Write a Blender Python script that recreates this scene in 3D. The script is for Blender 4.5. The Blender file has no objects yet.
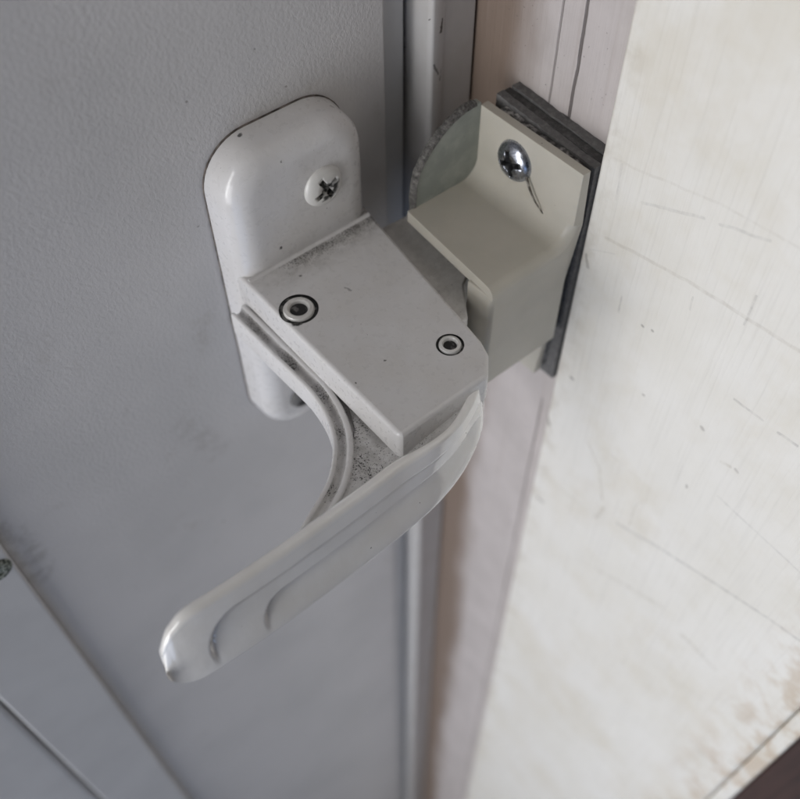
import bpy, bmesh, math, random
from mathutils import Vector, Matrix, noise
random.seed(4)
sc = bpy.context.scene
col = sc.collection
U = 0.00077            # one drawing unit in metres (X along the door, Y into the door, Z up)

# ------------------------------------------------------------------ camera
FPX = 930.0            # focal length in pixels of the 800 px photograph
CAM = Vector((-72.723, -159.266, 167.193))
RT = Vector((0.76894371, -0.63930883, -0.00312914))
UP = Vector((0.51402523, 0.61533083, 0.59761695))
FW = Vector((0.38013634, 0.46114226, -0.80177564))
cd = bpy.data.cameras.new('camera')
cam = bpy.data.objects.new('camera', cd); col.objects.link(cam)
cam.matrix_world = Matrix(((RT.x, UP.x, -FW.x, CAM.x*U), (RT.y, UP.y, -FW.y, CAM.y*U), (RT.z, UP.z, -FW.z, CAM.z*U), (0, 0, 0, 1)))
cd.sensor_width = 36; cd.lens = 36*FPX/800
cd.clip_start = 0.005; cd.clip_end = 200
cd.dof.use_dof = True; cd.dof.focus_distance = 214*U; cd.dof.aperture_fstop = 13.5; cd.dof.aperture_blades = 0
sc.camera = cam

# ------------------------------------------------------------------ light: soft daylight from the left, two added fills, dim warm room light from above
w = bpy.data.worlds.new('World'); sc.world = w; w.use_nodes = True
bg = w.node_tree.nodes['Background']; bg.inputs[0].default_value = (0.80, 0.93, 1.18, 1); bg.inputs[1].default_value = 0.035
def area(name, d, dist, sx, sy, power, colr):
    l = bpy.data.lights.new(name, 'AREA'); l.shape = 'RECTANGLE'; l.size = sx; l.size_y = sy; l.energy = power; l.color = colr
    o = bpy.data.objects.new(name, l); col.objects.link(o); d = Vector(d).normalized()
    o.location = d*dist + Vector((30, -40, 0))*U; o.rotation_euler = d.to_track_quat('Z', 'Y').to_euler()
area('daylight', (-0.90, 0.34, 0.22), 1.3, 1.5, 1.4, 46.0, (0.99, 0.985, 0.985))       # outdoors, through the door's glass
area('left_fill', (-0.95, -0.23, -0.12), 0.75, 0.35, 0.5, 2.1, (0.98, 0.98, 1.0))  # added fill lamp, grazes the door from the left to lift it
area('low_blue_fill', (-0.62, -0.58, -0.48), 0.6, 0.35, 0.4, 0.36, (0.60, 0.82, 1.28))  # added blue fill lamp, brightens the handle front and lower door
area('room_light', (-0.30, -0.40, 0.86), 1.3, 1.2, 1.2, 0.55, (1.0, 0.86, 0.72))
sc.cycles.max_bounces = 6; sc.cycles.diffuse_bounces = 4; sc.cycles.glossy_bounces = 2; sc.cycles.use_adaptive_sampling = True; sc.cycles.adaptive_threshold = 0.02
sc.view_settings.view_transform = 'Standard'; sc.view_settings.look = 'None'
sc.view_settings.gamma = 1; sc.view_settings.use_curve_mapping = False
sc.view_settings.exposure = 0.0

# ------------------------------------------------------------------ pixel -> place on a known plane (photo pixels, drawing units)
def on(axis, val, x, y):
    d = RT*((x-400)/FPX) + UP*(-(y-400)/FPX) + FW
    return CAM + d*((val-CAM[axis])/d[axis])

# ------------------------------------------------------------------ node helpers
class NB:
    def __init__(s, name):
        s.m = bpy.data.materials.new(name); s.m.use_nodes = True
        s.t = s.m.node_tree; s.bsdf = s.t.nodes['Principled BSDF']
        tc = s.n('ShaderNodeTexCoord')
        v = s.n('ShaderNodeVectorMath', operation='SCALE'); s.l(tc.outputs['Object'], v.inputs[0]); v.inputs[3].default_value = 1/U
        s.P = v.outputs[0]
        sp = s.n('ShaderNodeSeparateXYZ'); s.l(s.P, sp.inputs[0]); s.X, s.Y, s.Z = sp.outputs
    def n(s, t, **k):
        o = s.t.nodes.new(t)
        for a, b in k.items(): setattr(o, a, b)
        return o
    def l(s, a, b): s.t.links.new(a, b)
    def put(s, inp, v):
        if hasattr(v, 'links') or isinstance(v, bpy.types.NodeSocket): s.l(v, inp)
        else: inp.default_value = v
    def math(s, op, a, b=0.0, clamp=False):
        o = s.n('ShaderNodeMath', operation=op, use_clamp=clamp); s.put(o.inputs[0], a); s.put(o.inputs[1], b); return o.outputs[0]
    def rng(s, v, a, b, c=0.0, d=1.0, smooth=True):
        o = s.n('ShaderNodeMapRange'); o.interpolation_type = 'SMOOTHSTEP' if smooth else 'LINEAR'
        s.put(o.inputs[0], v); s.put(o.inputs[1], a); s.put(o.inputs[2], b); s.put(o.inputs[3], c); s.put(o.inputs[4], d); return o.outputs[0]
    def noise(s, scale, detail=3, rough=0.5, stretch=(1, 1, 1), dist=0.0, off=(0, 0, 0), vec=None):
        mp = s.n('ShaderNodeMapping'); s.l(vec or s.P, mp.inputs[0]); mp.inputs['Scale'].default_value = stretch; mp.inputs['Location'].default_value = off
        o = s.n('ShaderNodeTexNoise'); s.l(mp.outputs[0], o.inputs['Vector'])
        o.inputs['Scale'].default_value = scale; o.inputs['Detail'].default_value = detail; o.inputs['Roughness'].default_value = rough; o.inputs['Distortion'].default_value = dist
        return o.outputs[0]
    def mix(s, f, a, b, blend='MIX'):
        o = s.n('ShaderNodeMix', data_type='RGBA', blend_type=blend); s.put(o.inputs[0], f)
        for i, v in ((6, a), (7, b)):
            s.put(o.inputs[i], (*v, 1) if isinstance(v, tuple) and len(v) == 3 else v)
        return o.outputs[2]
    def segs(s, segs, wob=0.8, wobscale=0.25):
        """strength of a set of thin marks: each (p1, p2, half width, strength), points in drawing units"""
        nz = s.n('ShaderNodeTexNoise'); s.l(s.P, nz.inputs['Vector']); nz.inputs['Scale'].default_value = wobscale; nz.inputs['Detail'].default_value = 4
        c = s.n('ShaderNodeVectorMath', operation='SUBTRACT'); s.l(nz.outputs[1], c.inputs[0]); c.inputs[1].default_value = (.5, .5, .5)
        d = s.n('ShaderNodeVectorMath', operation='SCALE'); s.l(c.outputs[0], d.inputs[0]); d.inputs[3].default_value = wob*2
        q = s.n('ShaderNodeVectorMath', operation='ADD'); s.l(s.P, q.inputs[0]); s.l(d.outputs[0], q.inputs[1])
        tot = None
        for a, b, hw, st in segs:
            a = Vector(a); b = Vector(b); ab = b-a
            v = s.n('ShaderNodeVectorMath', operation='SUBTRACT'); s.l(q.outputs[0], v.inputs[0]); v.inputs[1].default_value = a
            if ab.length > 1e-4:
                dt = s.n('ShaderNodeVectorMath', operation='DOT_PRODUCT'); s.l(v.outputs[0], dt.inputs[0]); dt.inputs[1].default_value = ab/ab.length_squared
                k = s.math('ADD', dt.outputs['Value'], 0.0, True)
                sc_ = s.n('ShaderNodeVectorMath', operation='SCALE'); sc_.inputs[0].default_value = ab; s.l(k, sc_.inputs[3])
                v2 = s.n('ShaderNodeVectorMath', operation='SUBTRACT'); s.l(v.outputs[0], v2.inputs[0]); s.l(sc_.outputs[0], v2.inputs[1]); v = v2
            ln = s.n('ShaderNodeVectorMath', operation='LENGTH'); s.l(v.outputs[0], ln.inputs[0])
            mk = s.rng(ln.outputs['Value'], hw*0.5, hw*1.3, st, 0.0)
            tot = mk if tot is None else s.math('MAXIMUM', tot, mk)
        return tot
    def bump(s, h, dist, strength=1.0, prev=None):
        b = s.n('ShaderNodeBump'); s.l(h, b.inputs['Height']); b.inputs['Distance'].default_value = dist*U; b.inputs['Strength'].default_value = strength
        if prev: s.l(prev, b.inputs['Normal'])
        return b.outputs[0]
    def out(s, color=None, rough=None, normal=None, **k):
        if color is not None: s.put(s.bsdf.inputs['Base Color'], (*color, 1) if isinstance(color, tuple) and len(color) == 3 else color)
        if rough is not None: s.put(s.bsdf.inputs['Roughness'], rough)
        if normal is not None: s.l(normal, s.bsdf.inputs['Normal'])
        for a, v in k.items(): s.put(s.bsdf.inputs[a.replace('_', ' ')], v)
        return s.m

DIRT = (0.022, 0.02, 0.018)
def paint(name, base=(0.70, 0.69, 0.69), rough=0.3, dust=0.0, mask=None, spots=None, coat=0.45):
    """white enamel: faint unevenness, specks of soot; mask(b) gives where dust gathers"""
    b = NB(name)
    cl = b.noise(0.08, 4, 0.6)
    c = b.mix(b.rng(cl, 0.3, 0.7), base, tuple(x*y for x, y in zip(base, (0.94, 0.93, 0.91))))
    sp = b.noise(1.25, 2, 0.5)
    sp2 = b.noise(0.9, 1, 0.4, off=(31, 7, 3))
    lone = b.rng(sp2, 0.80, 0.82, 0, 0.85)
    if mask is not None or dust:
        mk = mask(b) if mask else dust
        thr = b.math('SUBTRACT', 0.80, b.math('MULTIPLY', mk, 0.29))
        sp = b.noise(2.7, 3, 0.6)
        speck = b.rng(sp, thr, b.math('ADD', thr, 0.07), 0, 0.95)
        speck = b.math('MULTIPLY', speck, b.rng(mk, 0.02, 0.25))
        film = b.math('MULTIPLY', mk, b.rng(b.noise(0.35, 5, 0.65), 0.3, 0.7, 0.1, 0.62))
        c = b.mix(film, c, (0.19, 0.175, 0.155))
        c = b.mix(speck, c, DIRT)
    c = b.mix(lone, c, DIRT)
    if spots:
        sm = b.segs(spots, 0.5, 1.2); c = b.mix(sm, c, (0.012, 0.012, 0.012))
    r = b.rng(b.noise(0.6, 3), 0.3, 0.7, rough*0.85, rough*1.25)
    nm = b.bump(b.noise(0.22, 3), 0.10)
    nm = b.bump(b.noise(1.5, 2), 0.012, prev=nm)
    return b.out(c, r, nm, Specular_IOR_Level=0.5, Coat_Weight=coat, Coat_Roughness=0.06)

# ------------------------------------------------------------------ mesh helpers
def finish(bm, name, mat, sharp=35, weighted=False):
    bmesh.ops.recalc_face_normals(bm, faces=bm.faces)
    for f in bm.faces: f.smooth = True
    for e in bm.edges:
        if len(e.link_faces) == 2 and e.calc_face_angle(0) > math.radians(sharp): e.smooth = False
    me = bpy.data.meshes.new(name); bm.to_mesh(me); bm.free()
    o = bpy.data.objects.new(name, me); col.objects.link(o)
    for m in (mat if isinstance(mat, (list, tuple)) else [mat]):
        me.materials.append(m)
    return o
def bake(o):
    dg = bpy.context.evaluated_depsgraph_get(); dg.update()
    me = bpy.data.meshes.new_from_object(o.evaluated_get(dg)); old = o.data
    o.modifiers.clear(); o.data = me; me.name = o.name; bpy.data.meshes.remove(old); return o
def soften(o, width, seg=3, angle=40):
    md = o.modifiers.new('bevel', 'BEVEL'); md.width = width*U; md.segments = seg; md.limit_method = 'ANGLE'; md.angle_limit = math.radians(angle); md.harden_normals = False
    wn = o.modifiers.new('normals', 'WEIGHTED_NORMAL'); wn.keep_sharp = False; wn.weight = 80
    for p in o.data.polygons: p.use_smooth = True
    for e in o.data.edges: e.use_edge_sharp = False
    return bake(o)
def cut(o, cutters, flat=False):
    for c in cutters:
        md = o.modifiers.new('cut', 'BOOLEAN'); md.operation = 'DIFFERENCE'; md.solver = 'EXACT'; md.object = c; md.material_mode = 'TRANSFER'
    bake(o)
    for c in cutters:
        m = c.data; bpy.data.objects.remove(c); bpy.data.meshes.remove(m)
    if flat:                       # clean shading round the bores: big faces keep their own normal
        wn = o.modifiers.new('normals', 'WEIGHTED_NORMAL'); wn.keep_sharp = True; wn.weight = 100; wn.mode = 'FACE_AREA'
        bm = bmesh.new(); bm.from_mesh(o.data)
        for e in bm.edges: e.smooth = not (len(e.link_faces) == 2 and e.calc_face_angle(0) > math.radians(40))
        for f in bm.faces: f.smooth = len(f.verts) < 12
        bm.to_mesh(o.data); bm.free(); bake(o)
    return o
AX = {'z': lambda a, b, h: Vector((a, b, h)), 'y': lambda a, b, h: Vector((a, h, b)), 'x': lambda a, b, h: Vector((h, a, b))}
def prism(name, poly, lo, hi, mat, axis='z', bevel=0, seg=3):
    f = AX[axis]; bm = bmesh.new()
    lo_v = [bm.verts.new(f(a, b, lo)*U) for a, b in poly]; hi_v = [bm.verts.new(f(a, b, hi)*U) for a, b in poly]
    bm.faces.new(lo_v); bm.faces.new(hi_v[::-1])
    n = len(poly)
    for i in range(n): bm.faces.new((lo_v[i], hi_v[i], hi_v[(i+1) % n], lo_v[(i+1) % n]))
    o = finish(bm, name, mat)
    return soften(o, bevel, seg) if bevel else o
def box(name, x0, x1, y0, y1, z0, z1, mat, bevel=0, seg=3):
    return prism(name, [(x0, y0), (x1, y0), (x1, y1), (x0, y1)], z0, z1, mat, 'z', bevel, seg)
def rrect(x0, x1, z0, z1, r, n=10):
    pts = []
    for cx, cz, a0 in ((x1-r, z1-r, 0), (x0+r, z1-r, 90), (x0+r, z0+r, 180), (x1-r, z0+r, 270)):
        for i in range(n+1):
            a = math.radians(a0+90*i/n); pts.append((cx+r*math.cos(a), cz+r*math.sin(a)))
    return pts
def cyl_bm(bm, c, r, axis_dir, h, n=40):
    q = Vector(axis_dir).to_track_quat('Z', 'Y').to_matrix().to_4x4()
    bmesh.ops.create_cone(bm, cap_ends=True, segments=n, radius1=r*U, radius2=r*U, depth=h*U, matrix=Matrix.Translation(Vector(c)*U) @ q)
def cylinder(name, c, r, d, h, mat, n=40):
    bm = bmesh.new(); cyl_bm(bm, c, r, d, h, n); return finish(bm, name, mat)
def lathe(name, prof, c, d, mat, n=48):
    """prof: (radius, height) from the centre outwards, turned round axis d at c"""
    q = Vector(d).to_track_quat('Z', 'Y').to_matrix(); bm = bmesh.new(); rings = []
    for r, h in prof:
        if r < 1e-6: rings.append([bm.verts.new((Vector(c)+q @ Vector((0, 0, h)))*U)])
        else: rings.append([bm.verts.new((Vector(c)+q @ Vector((r*math.cos(2*math.pi*i/n), r*math.sin(2*math.pi*i/n), h)))*U) for i in range(n)])
    for A, B in zip(rings, rings[1:]):
        for i in range(n):
            j = (i+1) % n
            if len(A) == 1: bm.faces.new((A[0], B[i], B[j]))
            elif len(B) == 1: bm.faces.new((A[i], A[j], B[0]))
            else: bm.faces.new((A[i], A[j], B[j], B[i]))
    return finish(bm, name, mat)
def thing(name, base, label, cat, group=None):
    o = bpy.data.objects.new(name, None); col.objects.link(o); o.location = Vector(base)*U; o.empty_display_size = 0.01
    tag(o, label, cat, group); return o
def tag(o, label, cat, group=None):
    o['label'] = label; o['category'] = cat
    if group: o['group'] = group
    return o
def root_of(o):
    v = Vector(o.location); p = o.parent
    while p: v += Vector(p.location); p = p.parent
    return v
def part(o, parent, label=None):
    o.parent = parent; o.location = -root_of(parent)
    if label: o['label'] = label
    return o
def catmull(pts, n=8):
    P = [Vector(p) for p in pts]; P = [2*P[0]-P[1]]+P+[2*P[-1]-P[-2]]; out = []
    for i in range(1, len(P)-2):
        for k in range(n):
            t = k/n; a, b, c, d = P[i-1], P[i], P[i+1], P[i+2]
            out.append(0.5*((2*b)+(c-a)*t+(2*a-5*b+4*c-d)*t*t+(3*b-a-3*c+d)*t**3))
    out.append(P[-2]); return out
def sstep(a, b, x):
    t = min(1, max(0, (x-a)/(b-a))); return t*t*(3-2*t)

# ================================================================== SETTING: floor far below
b = NB('concrete floor')
floor_mat = b.out(b.mix(b.rng(b.noise(0.004, 5, 0.6), 0.3, 0.7), (0.30, 0.29, 0.28), (0.38, 0.37, 0.36)), 0.8)
ZB = -1240
fl = box('floor', -40000, 40000, -40000, 40000, ZB-60, ZB, floor_mat); fl['kind'] = 'structure'

# ================================================================== STORM DOOR
b = NB('textured door enamel')
grain = b.noise(0.95, 3, 0.55, stretch=(1.0, 1, 0.8), dist=0.3)
fine = b.noise(1.7, 2, 0.5)
cl = b.rng(b.noise(0.018, 4, 0.6), 0.35, 0.7)
dc = b.mix(cl, (0.65, 0.635, 0.63), (0.59, 0.58, 0.575))
st = b.math('MULTIPLY', b.rng(b.noise(0.06, 5, 0.65, off=(4, 2, 9)), 0.60, 0.8), 0.35)
dc = b.mix(st, dc, (0.34, 0.31, 0.27))
smudge = b.math('MULTIPLY', b.segs([(on(1, 0, 185, 425), on(1, 0, 215, 450), 5, 0.22), (on(1, 0, 8, 530), on(1, 0, 40, 575), 5, 0.3), (on(1, 0, 236, 318), on(1, 0, 232, 330), 2.5, 0.5)], 3, 0.1), b.rng(b.noise(0.25, 4), 0.35, 0.7))
dc = b.mix(smudge, dc, (0.20, 0.175, 0.15))
sp = b.rng(b.noise(0.5, 1, 0.4, off=(9, 1, 4)), 0.83, 0.85, 0, 0.5)
dc = b.mix(sp, dc, (0.10, 0.08, 0.07))
nm = b.bump(grain, 0.17); nm = b.bump(fine, 0.03, prev=nm)
door_mat = b.out(dc, 0.42, nm, Specular_IOR_Level=0.45)
b = NB('smooth door enamel')
strip_mat = b.out(b.mix(b.rng(b.noise(0.03, 4, 0.6), 0.3, 0.7), (0.57, 0.57, 0.575), (0.52, 0.52, 0.525)), 0.38, b.bump(b.noise(0.8, 2), 0.03), Specular_IOR_Level=0.45)
b = NB('black pile')
pile_mat = b.out(b.mix(b.rng(b.noise(1.5, 3), 0.4, 0.7), (0.008, 0.008, 0.01), (0.05, 0.048, 0.05)), 0.95, b.bump(b.noise(2.5, 3), 0.6))
b = NB('glass pane')
tr = b.n('ShaderNodeBsdfTransparent'); tr.inputs[0].default_value = (0.95, 0.97, 0.96, 1)
gl = b.n('ShaderNodeBsdfGlossy'); gl.inputs['Roughness'].default_value = 0.02
fr = b.n('ShaderNodeFresnel'); fr.inputs[0].default_value = 1.5
mx = b.n('ShaderNodeMixShader'); b.l(fr.outputs[0], mx.inputs[0]); b.l(tr.outputs[0], mx.inputs[1]); b.l(gl.outputs[0], mx.inputs[2])
b.l(mx.outputs[0], b.t.nodes['Material Output'].inputs[0]); glass_mat = b.m

door = thing('storm_door', (-200, 10, ZB+10), 'white storm door with fine pebbled enamel behind the latch', 'door')
ZT = 620
part(box('stile', -80.4, 54.4, 0, 26, ZB+10, ZT, door_mat, 0.7), door)
part(box('edge_strip', 55.6, 63.2, 3, 9, ZB+10, ZT, strip_mat, 1.0), door)
part(prism('weatherstrip', [(54.6, 9.2), (63.4, 9.2), (63.4, 5.5), (74.2, 5.0), (74.2, 24), (54.6, 24)], ZB+10, ZT, pile_mat), door)  # pile in the gap; its back leg is added to keep the gap dark
part(box('retainer_strip', -106.5, -80.2, -3.2, 14, ZB+10, ZT, strip_mat, 1.0), door)
part(box('glazing_bead', -133, -108.6, -0.2, 14, ZB+10, ZT, strip_mat, 1.5), door)
part(box('glass_pane', -900, -131, 5, 9, ZB+10, ZT, glass_mat), door)
part(box('stile', -1034, -899, 0, 26, ZB+10, ZT, door_mat, 0.7), door)
hx = on(1, -3.2, 2, 568)
b = NB('corroded screw')
rust_mat = b.out(b.mix(b.rng(b.noise(1.2, 4), 0.4, 0.6), (0.05, 0.06, 0.05), (0.35, 0.38, 0.33)), 0.7, b.bump(b.noise(1.5, 3), 0.5))
part(lathe('retainer_screw', [(0, 0.6), (1.2, 0.7), (1.5, 1.3), (3.2, 1.1), (4.2, 0.2), (4.3, -0.3)], (hx.x-1.5, -3.2, hx.z), (0, -1, 0), rust_mat, 24), door)

# ================================================================== DOOR FRAME: metal bar, wood jamb, face board
zb_spots = [(on(1, -5, 443, 20), on(1, -5, 441, 32), 0.5, 0.9), (on(1, -5, 434, 66), on(1, -5, 438, 74), 0.35, 0.7), (on(1, -5, 442, 70), on(1, -5, 440, 80), 0.3, 0.6)]
bar_mat = paint('white bar enamel', (0.56, 0.55, 0.545), 0.4, spots=zb_spots)
frame = thing('door_frame', (90, -30, ZB), 'white painted timber door frame with brush marks and pencil lines right of the latch', 'door frame')
part(prism('metal_bar', [(64.6, -3.5), (65.6, -5), (68.4, -5), (69.6, -4.3), (80.3, -4.3), (80.3, 40), (74.5, 40), (74.5, 8), (64.6, 8)], ZB, ZT, bar_mat, 'z', 0.5), frame)

b = NB('weathered jamb paint')
JX = 81.0; BX = 74.5; BY = -54.8
base = b.mix(b.rng(b.noise(0.05, 4, 0.6), 0.3, 0.7), (0.55, 0.505, 0.49), (0.48, 0.44, 0.425))
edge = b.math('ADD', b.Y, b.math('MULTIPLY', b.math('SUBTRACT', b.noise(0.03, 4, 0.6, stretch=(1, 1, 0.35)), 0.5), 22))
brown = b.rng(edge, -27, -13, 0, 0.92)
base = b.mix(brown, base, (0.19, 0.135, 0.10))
gr = b.noise(0.5, 4, 0.6, stretch=(1, 1, 0.03))
base = b.mix(b.rng(gr, 0.55, 0.75, 0, 0.25), base, (0.36, 0.30, 0.27))
crk = b.segs([((JX, -38.6, 400), (JX, -38.2, -60), 0.45, 0.85), ((JX, -31, 400), (JX, -31.5, 20), 0.3, 0.5), ((JX, -47, -80), (JX, -47, -1000), 0.4, 0.5)], 0.5, 0.08)
base = b.mix(crk, base, (0.10, 0.085, 0.08))
near = b.math('MULTIPLY', b.rng(b.Z, 0, 40), b.rng(b.Z, 80, 40))
sp = b.rng(b.noise(1.1, 3, 0.6, off=(3, 9, 2)), b.math('SUBTRACT', 0.76, b.math('MULTIPLY', near, 0.10)), 0.80, 0, 0.9)
base = b.mix(sp, base, (0.06, 0.045, 0.04))
nm = b.bump(gr, 0.35); nm = b.bump(crk, -0.5, prev=nm)
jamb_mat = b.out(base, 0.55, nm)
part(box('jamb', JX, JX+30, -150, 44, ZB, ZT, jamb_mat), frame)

b = NB('brushed white board paint')
def L(x0, y0, x1, y1, hw, st): return (on(0, BX, x0, y0), on(0, BX, x1, y1), hw, st)
base = b.mix(b.rng(b.noise(0.03, 5, 0.6), 0.3, 0.7), (0.815, 0.795, 0.75), (0.775, 0.75, 0.69))
brush = b.noise(0.9, 4, 0.6, stretch=(1, 1, 0.035))
base = b.mix(b.rng(brush, 0.48, 0.78, 0, 0.24), base, (0.52, 0.50, 0.46))
yel = b.math('MULTIPLY', b.rng(b.noise(0.022, 5, 0.65, off=(5, 3, 8)), 0.46, 0.74), 0.36)
base = b.mix(yel, base, (0.60, 0.53, 0.39))
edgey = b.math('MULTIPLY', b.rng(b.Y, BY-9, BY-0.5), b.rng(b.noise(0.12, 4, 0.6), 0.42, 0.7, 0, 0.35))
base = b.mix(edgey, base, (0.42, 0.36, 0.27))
fly = b.math('MULTIPLY', b.rng(b.Y, -140, -164), b.rng(b.noise(0.10, 4, 0.6, off=(1, 1, 1)), 0.42, 0.62, 0, 0.6))
base = b.mix(fly, base, (0.50, 0.38, 0.26))
dotm = b.rng(b.noise(0.5, 4, 0.65), 0.30, 0.72, 0.12, 0.5)
lines = b.segs([L(606, 238, 690, 283, 0.55, 0.5), L(690, 283, 800, 352, 0.6, 0.5), L(612, 158, 720, 205, 0.4, 0.28), L(720, 205, 805, 252, 0.4, 0.3)], 0.7, 0.12)
lines = b.math('MULTIPLY', lines, dotm)
base = b.mix(lines, base, (0.30, 0.245, 0.17))
pen = b.segs([L(617, 524, 660, 549, 0.7, 0.55), L(660, 549, 740, 600, 0.55, 0.8), L(740, 600, 800, 641, 0.5, 0.85), L(735, 400, 762, 421, 0.45, 0.7), L(778, 433, 797, 446, 0.5, 0.7), L(718, 497, 800, 573, 0.35, 0.5),
              L(642, 203, 704, 219, 0.45, 0.45), L(720, 225, 770, 241, 0.45, 0.5), L(590, 250, 614, 254, 0.3, 0.3), L(744, 325, 757, 297, 0.35, 0.6), L(618, 312, 622, 297, 0.3, 0.6), L(690, 310, 693, 298, 0.3, 0.5), L(616, 200, 622, 165, 0.4, 0.4)], 0.5, 0.15)
base = b.mix(b.math('MULTIPLY', pen, dotm), base, (0.16, 0.15, 0.145))
scr = b.segs([L(588, 442, 600, 470, 0.35, 0.6), L(600, 470, 602, 500, 0.4, 0.7), L(628, 527, 634, 508, 0.35, 0.6), L(634, 508, 642, 502, 0.3, 0.5), L(552, 482, 596, 516, 0.5, 0.3), L(596, 518, 604, 508, 0.9, 0.5), L(610, 455, 640, 480, 0.3, 0.35),
              L(597, 570, 660, 606, 1.3, 0.4), L(660, 606, 655, 605, 1.2, 0.3), L(682, 636, 714, 668, 1.4, 0.45), L(640, 540, 634, 536, 0.6, 0.4), L(722, 463, 730, 467, 0.6, 0.5), L(584, 733, 606, 762, 1.0, 0.5), L(684, 735, 702, 756, 0.9, 0.5), L(730, 762, 735, 766, 1.0, 0.6)], 0.9, 0.12)
base = b.mix(b.math('MULTIPLY', scr, b.rng(b.noise(0.4, 4), 0.3, 0.7, 0.1, 0.55)), base, (0.34, 0.29, 0.21))
dots = b.segs([L(571, 378, 573, 380, 0.45, 0.9), L(538, 498, 542, 502, 0.9, 0.5), L(643, 395, 644, 396, 0.4, 0.7), L(687, 486, 687, 488, 0.4, 0.6), L(642, 326, 643, 327, 0.4, 0.8), L(652, 331, 653, 332, 0.35, 0.7), L(702, 428, 703, 430, 0.6, 0.5), L(735, 470, 738, 473, 0.5, 0.4), L(545, 408, 549, 425, 0.7, 0.7), L(586, 255, 588, 268, 0.5, 0.5)], 0.5, 0.5)
base = b.mix(b.math('MULTIPLY', dots, 0.7), base, (0.10, 0.08, 0.065))
sp = b.rng(b.noise(0.55, 2, 0.5, off=(2, 6, 1)), 0.80, 0.83, 0, 0.4)
base = b.mix(sp, base, (0.30, 0.25, 0.20))
nm = b.bump(brush, 0.16); nm = b.bump(b.noise(0.05, 3), 0.35, prev=nm)
board_mat = b.out(base, b.rng(b.noise(0.2, 3), 0.3, 0.7, 0.38, 0.55), nm, Specular_IOR_Level=0.45)
part(prism('face_board', [(BX, BY), (BX, -162.5), (BX+0.9, -164.3), (JX+25, -164.3), (JX+25, -149.5), (JX-0.2, -149.5), (JX-0.2, BY)], ZB, ZT, board_mat, 'z', 0.9, 3), frame)
part(box('end_bead', BX+1.6, JX+25, -170, -164.5, ZB, ZT, board_mat, 1.3), frame)
b = NB('brown stained wood')
brown_mat = b.out(b.mix(b.rng(b.noise(0.4, 4, 0.6, stretch=(1, 1, 0.04)), 0.35, 0.7), (0.055, 0.030, 0.026), (0.028, 0.016, 0.015)), 0.5, b.bump(b.noise(0.4, 3, stretch=(1, 1, 0.05)), 0.3))
part(box('brown_trim', BX+4.2, JX+25, -330, -170.2, ZB, ZT, brown_mat, 1.0), frame, 'dark brown stained trim past the board edge')

# ================================================================== STRIKE BRACKET ON ITS SHIMS
PX, PT = 68.5, 2.6
b = NB('creamy bracket plastic')
c = b.mix(b.rng(b.noise(0.07, 3), 0.3, 0.7), (0.525, 0.495, 0.43), (0.475, 0.45, 0.39))
c = b.mix(b.rng(b.noise(0.9, 2, 0.4, off=(8, 8, 1)), 0.78, 0.80, 0, 0.6), c, (0.12, 0.10, 0.08))
plast = b.out(c, 0.42, b.bump(b.noise(0.3, 3), 0.08), Subsurface_Weight=0.25, Subsurface_Radius=(0.0022, 0.0018, 0.0014), Specular_IOR_Level=0.45)
b = NB('pale green flange plastic')
c = b.mix(b.rng(b.noise(0.12, 4, 0.6), 0.35, 0.65), (0.42, 0.445, 0.40), (0.31, 0.335, 0.305))
c = b.mix(b.rng(b.noise(1.0, 3, 0.6), 0.66, 0.76, 0, 0.5), c, (0.16, 0.16, 0.14))
flange_mat = b.out(c, 0.5, b.bump(b.noise(0.8, 3), 0.06))
b = NB('dirty sawn edge')
cutm = b.out(b.mix(b.rng(b.noise(1.3, 4, 0.65, stretch=(1, 0.4, 1)), 0.35, 0.75), (0.07, 0.067, 0.063), (0.24, 0.23, 0.215)), 0.85, b.bump(b.noise(1.1, 4, 0.7), 0.7))
br = thing('strike_bracket', (70, -38, -53), 'cream plastic strike bracket with shelf and rounded flange, screwed to the timber jamb', 'strike bracket')
prof = [(PX+PT, -52.5), (PX, -52.5), (PX, 0.5), (42.2, 0.5), (42.2, 4.0)]
prof += [(PX-5.5*(1-math.sin(a)), 4.0+5.5*(1-math.cos(a))) for a in [math.radians(q*9) for q in range(11)]]
prof += [(PX, 25.4), (PX+PT, 25.4)]
ap = prism('angle_plate', prof, -55.2, -20.0, plast, 'y')
bm = bmesh.new(); bm.from_mesh(ap.data)
es = [e for e in bm.edges if all(abs(v.co.y/U+55.2) < .01 and 3.9 < v.co.z/U < 9.6 and v.co.x/U < PX+.01 for v in e.verts)]
bmesh.ops.bevel(bm, geom=es, offset=2.6*U, segments=6, profile=0.5, affect='EDGES')
bm.to_mesh(ap.data); bm.free(); soften(ap, 0.6, 3, 50)
for v in ap.data.vertices:
    if v.co.x < 46*U: v.co.x += 2.6*U*(v.co.y/U+55.2)/35
    if v.co.z < 2*U and v.co.y < -45*U and v.co.x > 60*U: v.co.y += 4.0*U*sstep(0, -52, v.co.z/U)
part(ap, br)
part(prism('hook_wall', [(41.9, -46.4), (PX+1.2, -46.4), (PX+1.2, -55.1), (43.0, -55.05), (42.2, -54.2)], -33.5, 1.3, plast, 'z', 1.0, 4), br)
arc = [(47.0, 2.0), (47.2, 8.5), (47.9, 13.2), (50.0, 17.2), (53.0, 20.6), (57.2, 23.8), (61.8, 25.8), (66.0, 26.3), (68.6, 26.2)]
arcs = [tuple(v) for v in catmull([(a, c_, 0) for a, c_ in arc], 6)]
fp = [(v[0], v[1]) for v in arcs] + [(PX+0.3, 0.8), (47.0, 0.8)]
fo = part(prism('back_flange', fp, -20.4, -18.3, flange_mat, 'y', 0.25), br)
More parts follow.
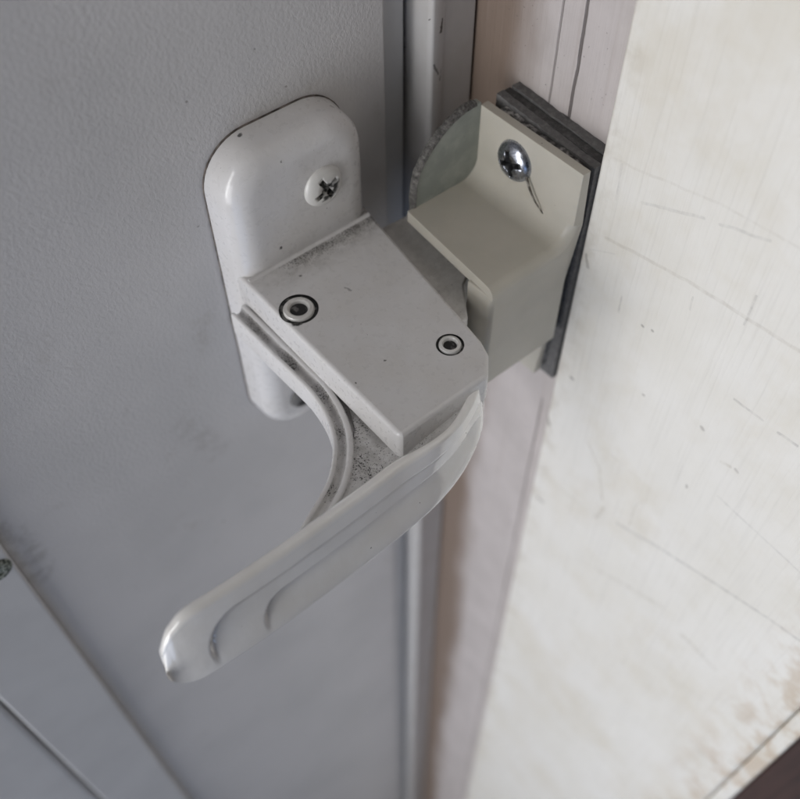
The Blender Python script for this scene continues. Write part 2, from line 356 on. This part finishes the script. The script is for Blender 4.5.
# the sawn edge of the flange: a crumbled band that follows the outline
bm = bmesh.new(); rows = []
for i, v in enumerate(arcs[:-4]):
    row = []
    p = Vector((v[0], 0, v[1])); q = Vector((arcs[i+1][0], 0, arcs[i+1][1])); nrm = Vector((-(q-p).z, 0, (q-p).x)).normalized()
    for k in range(9):
        a = k/8; yy = -20.6+a*2.5
        h = 0.15+0.45*math.sin(math.pi*min(1, max(0, a))) + 0.5*noise.noise(Vector((p.x*0.9, yy*1.3, p.z*0.9)))
        if k in (0, 8): h = -0.35+0.2*noise.noise(Vector((p.x*1.4, k, p.z*1.4)))
        row.append(bm.verts.new((p+nrm*h+Vector((0, yy, 0)))*U))
    rows.append(row)
for A, B in zip(rows, rows[1:]):
    for k in range(8): bm.faces.new((A[k], A[k+1], B[k+1], B[k]))
    bm.faces.new((A[0], B[0], B[8], A[8]))
bm.faces.new(rows[0]); bm.faces.new(rows[-1][::-1])
part(finish(bm, 'sawn_edge', cutm, 80), fo)

b = NB('zinc plated steel')
zinc = b.out(b.mix(b.rng(b.noise(0.8, 3), 0.35, 0.7), (0.46, 0.48, 0.53), (0.32, 0.34, 0.39)), b.rng(b.noise(0.9, 3), 0.3, 0.7, 0.2, 0.36), b.bump(b.noise(1.0, 3), 0.05), Metallic=1.0)
b = NB('dark screw recess')
dark = b.out((0.012, 0.012, 0.013), 0.6)

def screw(name, c, d, r, h, mat, roll, parent, rmat, label=None):
    head = lathe(name, [(0, h), (r*0.3, h*0.985), (r*0.55, h*0.90), (r*0.75, h*0.76), (r*0.9, h*0.52), (r*0.98, h*0.25), (r, 0.05), (r, -0.4), (0, -0.4)], c, d, mat, 48)
    q = (Vector(d).to_track_quat('Z', 'Y').to_matrix() @ Matrix.Rotation(roll, 3, 'Z')).to_4x4()
    cs = []
    for k in range(2):
        bm = bmesh.new()
        bmesh.ops.create_cube(bm, size=1, matrix=Matrix.Translation(Vector(c)*U) @ q @ Matrix.Rotation(k*math.pi/2, 4, 'Z') @ Matrix.Translation(Vector((0, 0, h*0.75))*U) @ Matrix.Diagonal((r*1.22*U, r*0.27*U, h*1.15*U, 1)))
        cs.append(finish(bm, 'cutter', rmat))
    bm = bmesh.new()
    bmesh.ops.create_cone(bm, cap_ends=True, segments=16, radius1=r*0.10*U, radius2=r*0.36*U, depth=h*1.0*U, matrix=Matrix.Translation(Vector(c)*U) @ q @ Matrix.Translation(Vector((0, 0, h*0.62))*U))
    cs.append(finish(bm, 'cutter', rmat))
    cut(head, cs); part(head, parent, label)
    rec = cylinder('recess', Vector(c)+Vector(d)*(h*0.16), r*0.5, d, 0.1, rmat, 20)
    part(rec, head)
    return head
sc_s = on(0, PX, 515.5, 161)
sh = screw('screw', (PX, sc_s.y, sc_s.z), (-1, 0, 0), 5.6, 2.6, zinc, 0.35, br, dark, 'shiny zinc cross-head screw')
# thin metal sliver curling out from beneath the screw head
p0 = on(0, PX, 528, 174); p1 = on(0, PX, 546, 217); bm = bmesh.new(); rows = []
for i in range(13):
    t = i/12; p = p0.lerp(p1, t); p.x = PX-0.75-0.7*math.sin(t*math.pi)+0.5*t; wdt = 0.30*(1-t)**0.5+0.06
    p.y += 0.35*math.sin(t*2.6)
    rows.append([bm.verts.new(Vector((p.x+dx*wdt, p.y+dy*wdt, p.z))*U) for dx, dy in ((-.7, -1), (.7, -1), (.7, 1), (-.7, 1))])
for A, B in zip(rows, rows[1:]):
    for k in range(4): bm.faces.new((A[k], A[(k+1) % 4], B[(k+1) % 4], B[k]))
bm.faces.new(rows[0]); bm.faces.new(rows[-1][::-1])
b = NB('dull steel')
part(finish(bm, 'metal_sliver', b.out(b.mix(b.rng(b.noise(0.8, 3), 0.4, 0.6), (0.10, 0.09, 0.08), (0.42, 0.40, 0.37)), 0.45, Metallic=0.7), 50), sh)

# ---- shims: each sheet a thing of its own, ragged along its upper edge
def sheet_mat(name, a, c_, rough):
    b = NB(name); return b.out(b.mix(b.rng(b.noise(0.7, 4, 0.65), 0.4, 0.7), a, c_), rough, b.bump(b.noise(1.0, 3), 0.25))
dk = sheet_mat('charcoal shim board', (0.12, 0.117, 0.115), (0.18, 0.175, 0.17), 0.8)
dk2 = sheet_mat('slate shim board', (0.055, 0.053, 0.052), (0.10, 0.097, 0.094), 0.8)
lt = sheet_mat('ragged grey shim card', (0.07, 0.068, 0.066), (0.46, 0.44, 0.42), 0.9)
def shim(x0, x1, yb, yf, zt_b, zt_f, zbm, rag, mat, seed, label):
    bm = bmesh.new(); n = 26; A = []; B = []
    for i in range(n+1):
        t = i/n; y = yb+(yf-yb)*t; z = zt_b+(zt_f-zt_b)*t
        r1 = rag*noise.noise(Vector((t*11, seed, 0)))+rag*0.5*noise.noise(Vector((t*31, seed, 2)))
        r2 = rag*noise.noise(Vector((t*11, seed, .4)))+rag*0.5*noise.noise(Vector((t*31, seed, 3)))
        A.append((y, z+r1)); B.append((y, z+r2))
    va = [bm.verts.new(Vector((x0, y, z))*U) for y, z in A]; vb = [bm.verts.new(Vector((x1, y, z))*U) for y, z in B]
    la = [bm.verts.new(Vector((x0, y, zbm))*U) for y, z in A]; lb = [bm.verts.new(Vector((x1, y, zbm))*U) for y, z in B]
    for i in range(n):
        bm.faces.new((va[i], va[i+1], vb[i+1], vb[i])); bm.faces.new((la[i], lb[i], lb[i+1], la[i+1]))
        bm.faces.new((va[i], la[i], la[i+1], va[i+1])); bm.faces.new((vb[i], vb[i+1], lb[i+1], lb[i]))
    bm.faces.new((va[0], vb[0], lb[0], la[0])); bm.faces.new((va[n], la[n], lb[n], vb[n]))
    o = finish(bm, 'shim', mat, 30)
    mid = Vector(((x0+x1)/2, (yb+yf)/2, zbm))*U; o.data.transform(Matrix.Translation(-mid)); o.location = mid
    return tag(o, label, 'shim', 'sheets packed behind the strike bracket')
shim(71.15, 73.3, -24.5, -51.0, 24.9, 24.0, -51, 0.75, lt, 1.3, 'pale ragged packing card directly behind the cream bracket plate')
shim(73.4, 75.7, -20.6, -54.6, 26.6, 24.3, -55.5, 0.35, dk, 2.7, 'second packing sheet behind the bracket, dark, just past the ragged card')
shim(75.8, 78.2, -20.4, -54.4, 26.3, 24.6, -55, 0.3, dk2, 4.1, 'third packing sheet behind the bracket, one layer from the timber')
shim(78.3, 80.9, -21.0, -54.5, 27.0, 24.9, -56, 0.3, dk, 5.9, 'rearmost dark packing sheet, flat against the timber jamb')

# ================================================================== LATCH
def m_top(b):
    return b.math('MULTIPLY', b.math('MULTIPLY', b.rng(b.Y, -21, -13, smooth=False), b.rng(b.X, -2, 16, 0.3, 1.0)), b.rng(b.noise(0.12, 3), 0.3, 0.6, 0.7, 1.15))
latch = thing('door_latch', (20, 0, -18), 'white enamelled push latch with long curved pull handle, screwed to the storm door', 'door latch')
base_spots = [(on(1, -11, 282, 162), on(1, -11, 282, 162.5), 0.35, 0.9), (on(1, -11, 281, 248), on(1, -11, 281, 248.5), 0.45, 0.95), (on(1, -2, 240, 136), on(1, -2, 241, 136), 0.6, 0.9), (on(1, -2, 299, 103), on(1, -2, 300, 103), 0.5, 0.9), (on(1, -4, 271, 133), on(1, -4, 271, 133.5), 0.4, 0.8)]
pm_base = paint('latch enamel', spots=base_spots)
top_spots = [((1.6, -29.6, 0), (2.6, -30.2, 0), 0.75, 1.0), (on(2, 0, 345, 288), on(2, 0, 351, 291), 0.3, 0.5), (on(2, 0, 341, 382), on(2, 0, 343, 381), 0.45, 0.6), (on(2, 0, 385, 361), on(2, 0, 385.5, 361), 0.3, 0.8), (on(2, 0, 300, 276), on(2, 0, 300.5, 276), 0.35, 0.8)]
pm_top = paint('latch top enamel', mask=m_top, spots=top_spots)
hs = [(on(1, -78, 328, 514), on(1, -78, 327, 516), 0.42, 1.0), (on(1, -78, 331, 521), on(1, -78, 331, 523), 0.42, 1.0)]
tipx = [(on(1, -78.2, 163, 658), on(1, -78.2, 163.5, 659)), (on(1, -78.2, 166, 666), on(1, -78.2, 168, 670)), (on(1, -78.2, 170, 674), on(1, -78.2, 173, 679))]
hs += [(a, c_, 0.22, 1.0) for a, c_ in tipx[:2]]
pm_handle = paint('handle enamel', (0.90, 0.89, 0.875), 0.10, spots=hs, coat=1.0)
pm_dusty = paint('dusty lever enamel', mask=lambda b: b.rng(b.noise(0.10, 3), 0.25, 0.7, 0.45, 0.95))
pm_tongue = paint('dusty tongue enamel', (0.76, 0.75, 0.73), 0.45, mask=lambda b: b.rng(b.noise(0.10, 3), 0.2, 0.7, 0.25, 0.6))

# base plate: rounded tablet with a generous rounded front edge
TH = 11.0; FR = 6.2; bm = bmesh.new(); rings = []
def ring(inset, y, r): return [bm.verts.new(Vector((a, y, c_))*U) for a, c_ in rrect(-0.6+inset, 40.4-inset, -69.5+inset, 34.5-inset, max(r-inset, 0.8), 12)]
rings.append(ring(0.0, -0.45, 13)); rings.append(ring(0.25, -2.5, 13))
for i in range(0, 11):
    a = math.radians(9*i); rings.append(ring(0.45+FR*(1-math.cos(a)), -(TH-FR*0.85)-FR*0.85*math.sin(a), 13))
rings.append(ring(0.45+FR+1.5, -TH, 13))
for A, B in zip(rings, rings[1:]):
    n = len(A)
    for i in range(n): bm.faces.new((A[i], A[(i+1) % n], B[(i+1) % n], B[i]))
bm.faces.new(rings[0][::-1]); bm.faces.new(rings[-1])
part(finish(bm, 'base_plate', pm_base, 50), latch)

b = NB('grime and contact shade')
part(prism('shade_dirt_line', rrect(-0.75, 40.55, -69.6, 34.7, 13, 10), -0.45, 0.0, b.out(b.mix(b.rng(b.noise(0.35, 4), 0.35, 0.65), (0.05, 0.042, 0.036), (0.20, 0.17, 0.15)), 0.9), 'y'), latch)  # added thin dark plate: contact shadow and dirt line round the base plate
# housing: the top plate with its two rivet bores
rv1 = (5.2, -26.4); rv2 = (25.8, -58.3)
hp = [(0.1, -4.5), (0.0, -70.3), (1.0, -71.0), (26.4, -70.9), (30.9, -66.2), (32.4, -62), (40.3, -8.0), (40.3, -4.5)]
top = prism('top_plate', hp, -9.6, 0, pm_top, 'z', 1.1, 4)
cut(top, [cylinder('cutter', (*rv1, -2), 4.85, (0, 0, 1), 9, dark), cylinder('cutter', (*rv2, -2), 3.35, (0, 0, 1), 9, dark)], True)
part(top, latch)
part(prism('side_cheek', [(22.0, -69.6), (26.3, -70.6), (30.5, -66.2), (39.4, -10), (33, -10), (25.5, -62)], -23, -9.2, pm_base, 'z', 0.8), latch)
part(box('lower_housing', 10, 33, -60, -8, -35, -17.2, pm_base, 1.0), latch)  # unseen lower half of the housing, added to shade the hook wall
# cove where the top plate runs into the base plate
bm = bmesh.new(); rows = []
for i in range(31):
    x = 1.2+38.0*i/30
    rows.append([bm.verts.new(Vector((x, -TH-0.8*(1-math.sin(a)), 0.8*(1-math.cos(a))))*U) for a in [math.radians(q*15) for q in range(7)]]+[bm.verts.new(Vector((x, -TH+0.5, -0.3))*U)])
for A, B in zip(rows, rows[1:]):
    for k in range(8): bm.faces.new((A[k], A[(k+1) % 8], B[(k+1) % 8], B[k]))
bm.faces.new(rows[0]); bm.faces.new(rows[-1][::-1])
part(finish(bm, 'fillet', pm_base, 60), latch)
b = NB('rivet grease')
grease = b.out(b.mix(b.rng(b.noise(0.5, 4), 0.5, 0.62), (0.010, 0.010, 0.010), (0.16, 0.155, 0.15)), 0.5)
riv = paint('rivet paint', (0.74, 0.73, 0.71), 0.3, dust=0.35)
for nm_, c_, R_, r_, ri in (('pivot_rivet', rv1, 4.8, 3.85, 2.2), ('rivet', rv2, 3.3, 2.7, 1.6)):
    rvo = part(lathe(nm_, [(ri, -4.5), (ri*0.97, -0.6), (ri+0.15, 0.15), (r_*0.72, 0.42), (r_*0.93, 0.3), (r_, -0.1), (r_, -4.5)], (*c_, 0.05), (0, 0, 1), riv), latch)
    part(cylinder('grease_ring', (*c_, -3.2), R_, (0, 0, 1), 5.6, grease), rvo)
    g = lathe('bore', [(0, -3.2), (ri*0.5, -3.3), (ri*1.04, -3.0)], (*c_, -0.05), (0, 0, 1), grease, 32)
    part(g, rvo)
# black chip between the pivot rivet and the plate edge
up = (on(1, -TH, 323, 186)); cap_spots = []
q = Vector((up.x, -TH-2, up.z))
for dx, dz, r in ((1.6, -0.6, 1.1), (0.4, -1.2, 1.2), (-0.6, -2.3, 0.8), (2.9, 0.3, 0.7), (1.2, -2.0, 0.9), (-1.5, -3.0, 0.45)): cap_spots.append((q+Vector((dx, -0.3, dz)), q+Vector((dx+0.5, -0.3, dz+0.4)), r*1.35, 1.0))
pm_cap = paint('chipped screw paint', (0.66, 0.655, 0.64), 0.35, spots=cap_spots)
b = NB('chipped recess paint')
chip = b.out(b.mix(b.rng(b.noise(0.75, 3, 0.6, off=(2, 5, 3)), 0.44, 0.54), (0.012, 0.012, 0.012), (0.40, 0.39, 0.37)), 0.5)
screw('screw', (up.x, -TH, up.z), (0, -1, 0), 5.6, 2.0, pm_cap, 0.5, latch, chip, 'painted cross-head screw with black chipped recess')
lo = on(1, -TH, 296, 396)
screw('screw', (lo.x+2.0, -TH, lo.z-1.5), (0, -1, 0), 4.2, 2.2, dk, 0.3, latch, dark, 'dark lower screw half hidden below the lever')

# lever: a flat web with a raised double rim along its hollow left side
out_pts = [(-4.6, -9.0), (-4.4, -18), (-4.3, -26), (-4.0, -36), (-4.1, -43), (-5.6, -50.5), (-9.0, -57.6), (-15.6, -64.2), (-25.0, -69.0), (-27.6, -70.2)]
path = [Vector((v.x, v.y)) for v in catmull([(*p, 0) for p in out_pts], 7)]
ZL = -9.2
prof = [(0.0, -17.0), (0.0, ZL-1.0), (0.25, ZL-0.5), (0.8, ZL-0.4), (1.15, ZL-0.8), (1.5, ZL-1.6), (2.3, ZL-1.9), (3.0, ZL-1.4), (3.3, ZL-0.3), (3.6, ZL+0.05), (4.5, ZL+0.05), (4.8, ZL-0.4), (5.2, ZL-2.2), (7.5, ZL-2.4)]
bm = bmesh.new(); rows = []
for i, p in enumerate(path):
    a = path[max(i-1, 0)]; c_ = path[min(i+1, len(path)-1)]; t = (c_-a).normalized(); nr = Vector((-t.y, t.x))
    rows.append([bm.verts.new(Vector((p.x+nr.x*o_, p.y+nr.y*o_, z))*U) for o_, z in prof]+[bm.verts.new(Vector((p.x+nr.x*7.5, p.y+nr.y*7.5, -17))*U)])
m = len(rows[0])
for A, B in zip(rows, rows[1:]):
    for k in range(m):
        f = bm.faces.new((A[k], A[(k+1) % m], B[(k+1) % m], B[k])); f.material_index = 1 if 4 <= k <= 7 or k >= 11 else 0
bm.faces.new(rows[0]); bm.faces.new(rows[-1][::-1])
rim = finish(bm, 'rim', [paint('rim enamel'), paint('rim channel enamel', mask=lambda b: b.rng(b.noise(0.09, 4), 0.35, 0.65, 0.35, 1.0))], 60)
web = prism('lever', [(2.2, -7.5), (2.4, -40), (1.4, -50), (-2.2, -57), (-9, -64), (-18, -69), (-26, -73.6), (15, -74.5), (21, -71), (21, -62), (30, -14), (30, -7.5)], -16.4, ZL-1.0, pm_dusty, 'z', 0.3)
part(web, latch); part(rim, web)
# a step of the web up to the handle, dusty, under the front of the top plate
ws = prism('web_step', [(-3.0, -66.0), (-1.0, -74.6), (12, -75.2), (18, -73.2), (22.5, -70.2), (22, -66)], ZL-1.6, -4.6, pm_dusty, 'z')
for v in ws.data.vertices:
    if v.co.z > (ZL-1.3)*U: v.co.z = (ZL-1.1+(ZL*-1-3.9)*sstep(-3, 13, v.co.x/U))*U
part(ws, web)
part(prism('tongue', [(30.5, -12.6), (56, -14.5), (56, -37), (44.2, -42.9), (37.4, -52.2), (34.4, -52.2), (30.5, -20)], -22, -4.2, pm_tongue, 'z', 0.6), web)

# handle: curved bar, leaning front face with two nested stepped hollows
front = [(-66.4, -78.6), (-63, -79.4), (-58, -80.2), (-47, -80.9), (-34, -81.2), (-17, -81.0), (-6, -80.6), (4, -79.7), (13, -77.6), (20, -74.9), (25, -72.0), (28.6, -69.2)]
fpth = [Vector((v.x, v.y)) for v in catmull([(*p, 0) for p in front], 22)]
ZTOP, ZBOT = -2.4, -22.5
bm = bmesh.new(); rows = []; NV = 70
cum = 0.0
for i, p in enumerate(fpth):
    a = fpth[max(i-1, 0)]; c_ = fpth[min(i+1, len(fpth)-1)]; t = (c_-a).normalized(); nr = Vector((-t.y, t.x))    # towards the door
    if i: cum += (p-fpth[i-1]).length
    s = cum
    # tip: rounded upper corner, slightly rounded lower one
    k = max(0.0, 1-s/12.0); zt = ZTOP-11.0*(1-math.sqrt(max(0, 1-k**2.2)))
    kb = max(0.0, 1-s/7.0); zb = ZBOT+8.2*(1-math.sqrt(max(0, 1-kb**2)))
    ke = sstep(0, 1, (p.x-10)/20); zb += 3.0*ke
    taper = 1-0.35*max(0, 1-s/9.0)**2
    thick = 8.0*taper*(1-0.47*sstep(-6, 14, p.x)); lean = 4.2*taper*(1-0.62*sstep(-6, 16, p.x))
    nose = max(0.12, math.sqrt(max(0, 1-(1-min(s, 4.0)/4.0)**2))); t0 = thick; thick = 0.5*t0*(1+nose)-0.0; lean = min(lean, thick*0.55)+0.5*t0*(1-nose)*0.6
    H = zt-zb; sec = []
    # back face, bottom to top
    for j in range(5): sec.append((thick, zb+0.4+(H-4.4)*j/4))
    # rounded crest
    rb, rf = 1.5, 1.5-0.5*sstep(-6, 16, p.x)
    for j in range(1, 8):
        an = math.pi/2*j/8; sec.append((thick-(thick-lean-rf)*0.85*(1-math.cos(an)), zt-3.6+3.6*math.sin(an)))
    n0 = lean
    for j in range(0, 9):
        an = math.pi/2*j/8; sec.append((n0+rf*(1-math.sin(an)), zt-rf+rf*math.cos(an)))
    # front face, top to bottom, with nested hollows
    for j in range(1, NV+1):
        v = j/NV; z = zt-rf+(zb+0.8-(zt-rf))*v; n_ = n0*(1-v)**1.2
        dep = 0
        for xl, zl, R_, st_, wd in ((-56.5, -7.4, 9.0, 1.0, 0.7), (-44.0, -12.4, 7.0, 1.15, 0.4)):
            dx = (xl+R_)-p.x; dz = z-(zl-R_)
            sd = max(dx, dz) - R_ if (dx < 0 or dz < 0) else math.hypot(dx, dz)-R_
            dep += (st_*sstep(wd, -wd, sd)+0.35*math.exp(-((sd+wd)/0.4)**2))*(1-sstep(19, 26, p.x))
        dep *= 1-sstep(0.5, 1.0, v); sec.append((n_+dep, z))
    sec.append((0.5, zb)); sec.append((thick-0.6, zb))
    rows.append([bm.verts.new(Vector((p.x+nr.x*o_, p.y+nr.y*o_, z))*U) for o_, z in sec])
m = len(rows[0])
for A, B in zip(rows, rows[1:]):
    for k in range(m): bm.faces.new((A[k], A[(k+1) % m], B[(k+1) % m], B[k]))
# rounded nose
bm.faces.new(rows[0]); bm.faces.new(rows[-1][::-1])
handle = finish(bm, 'handle', pm_handle, 50)
part(handle, web)
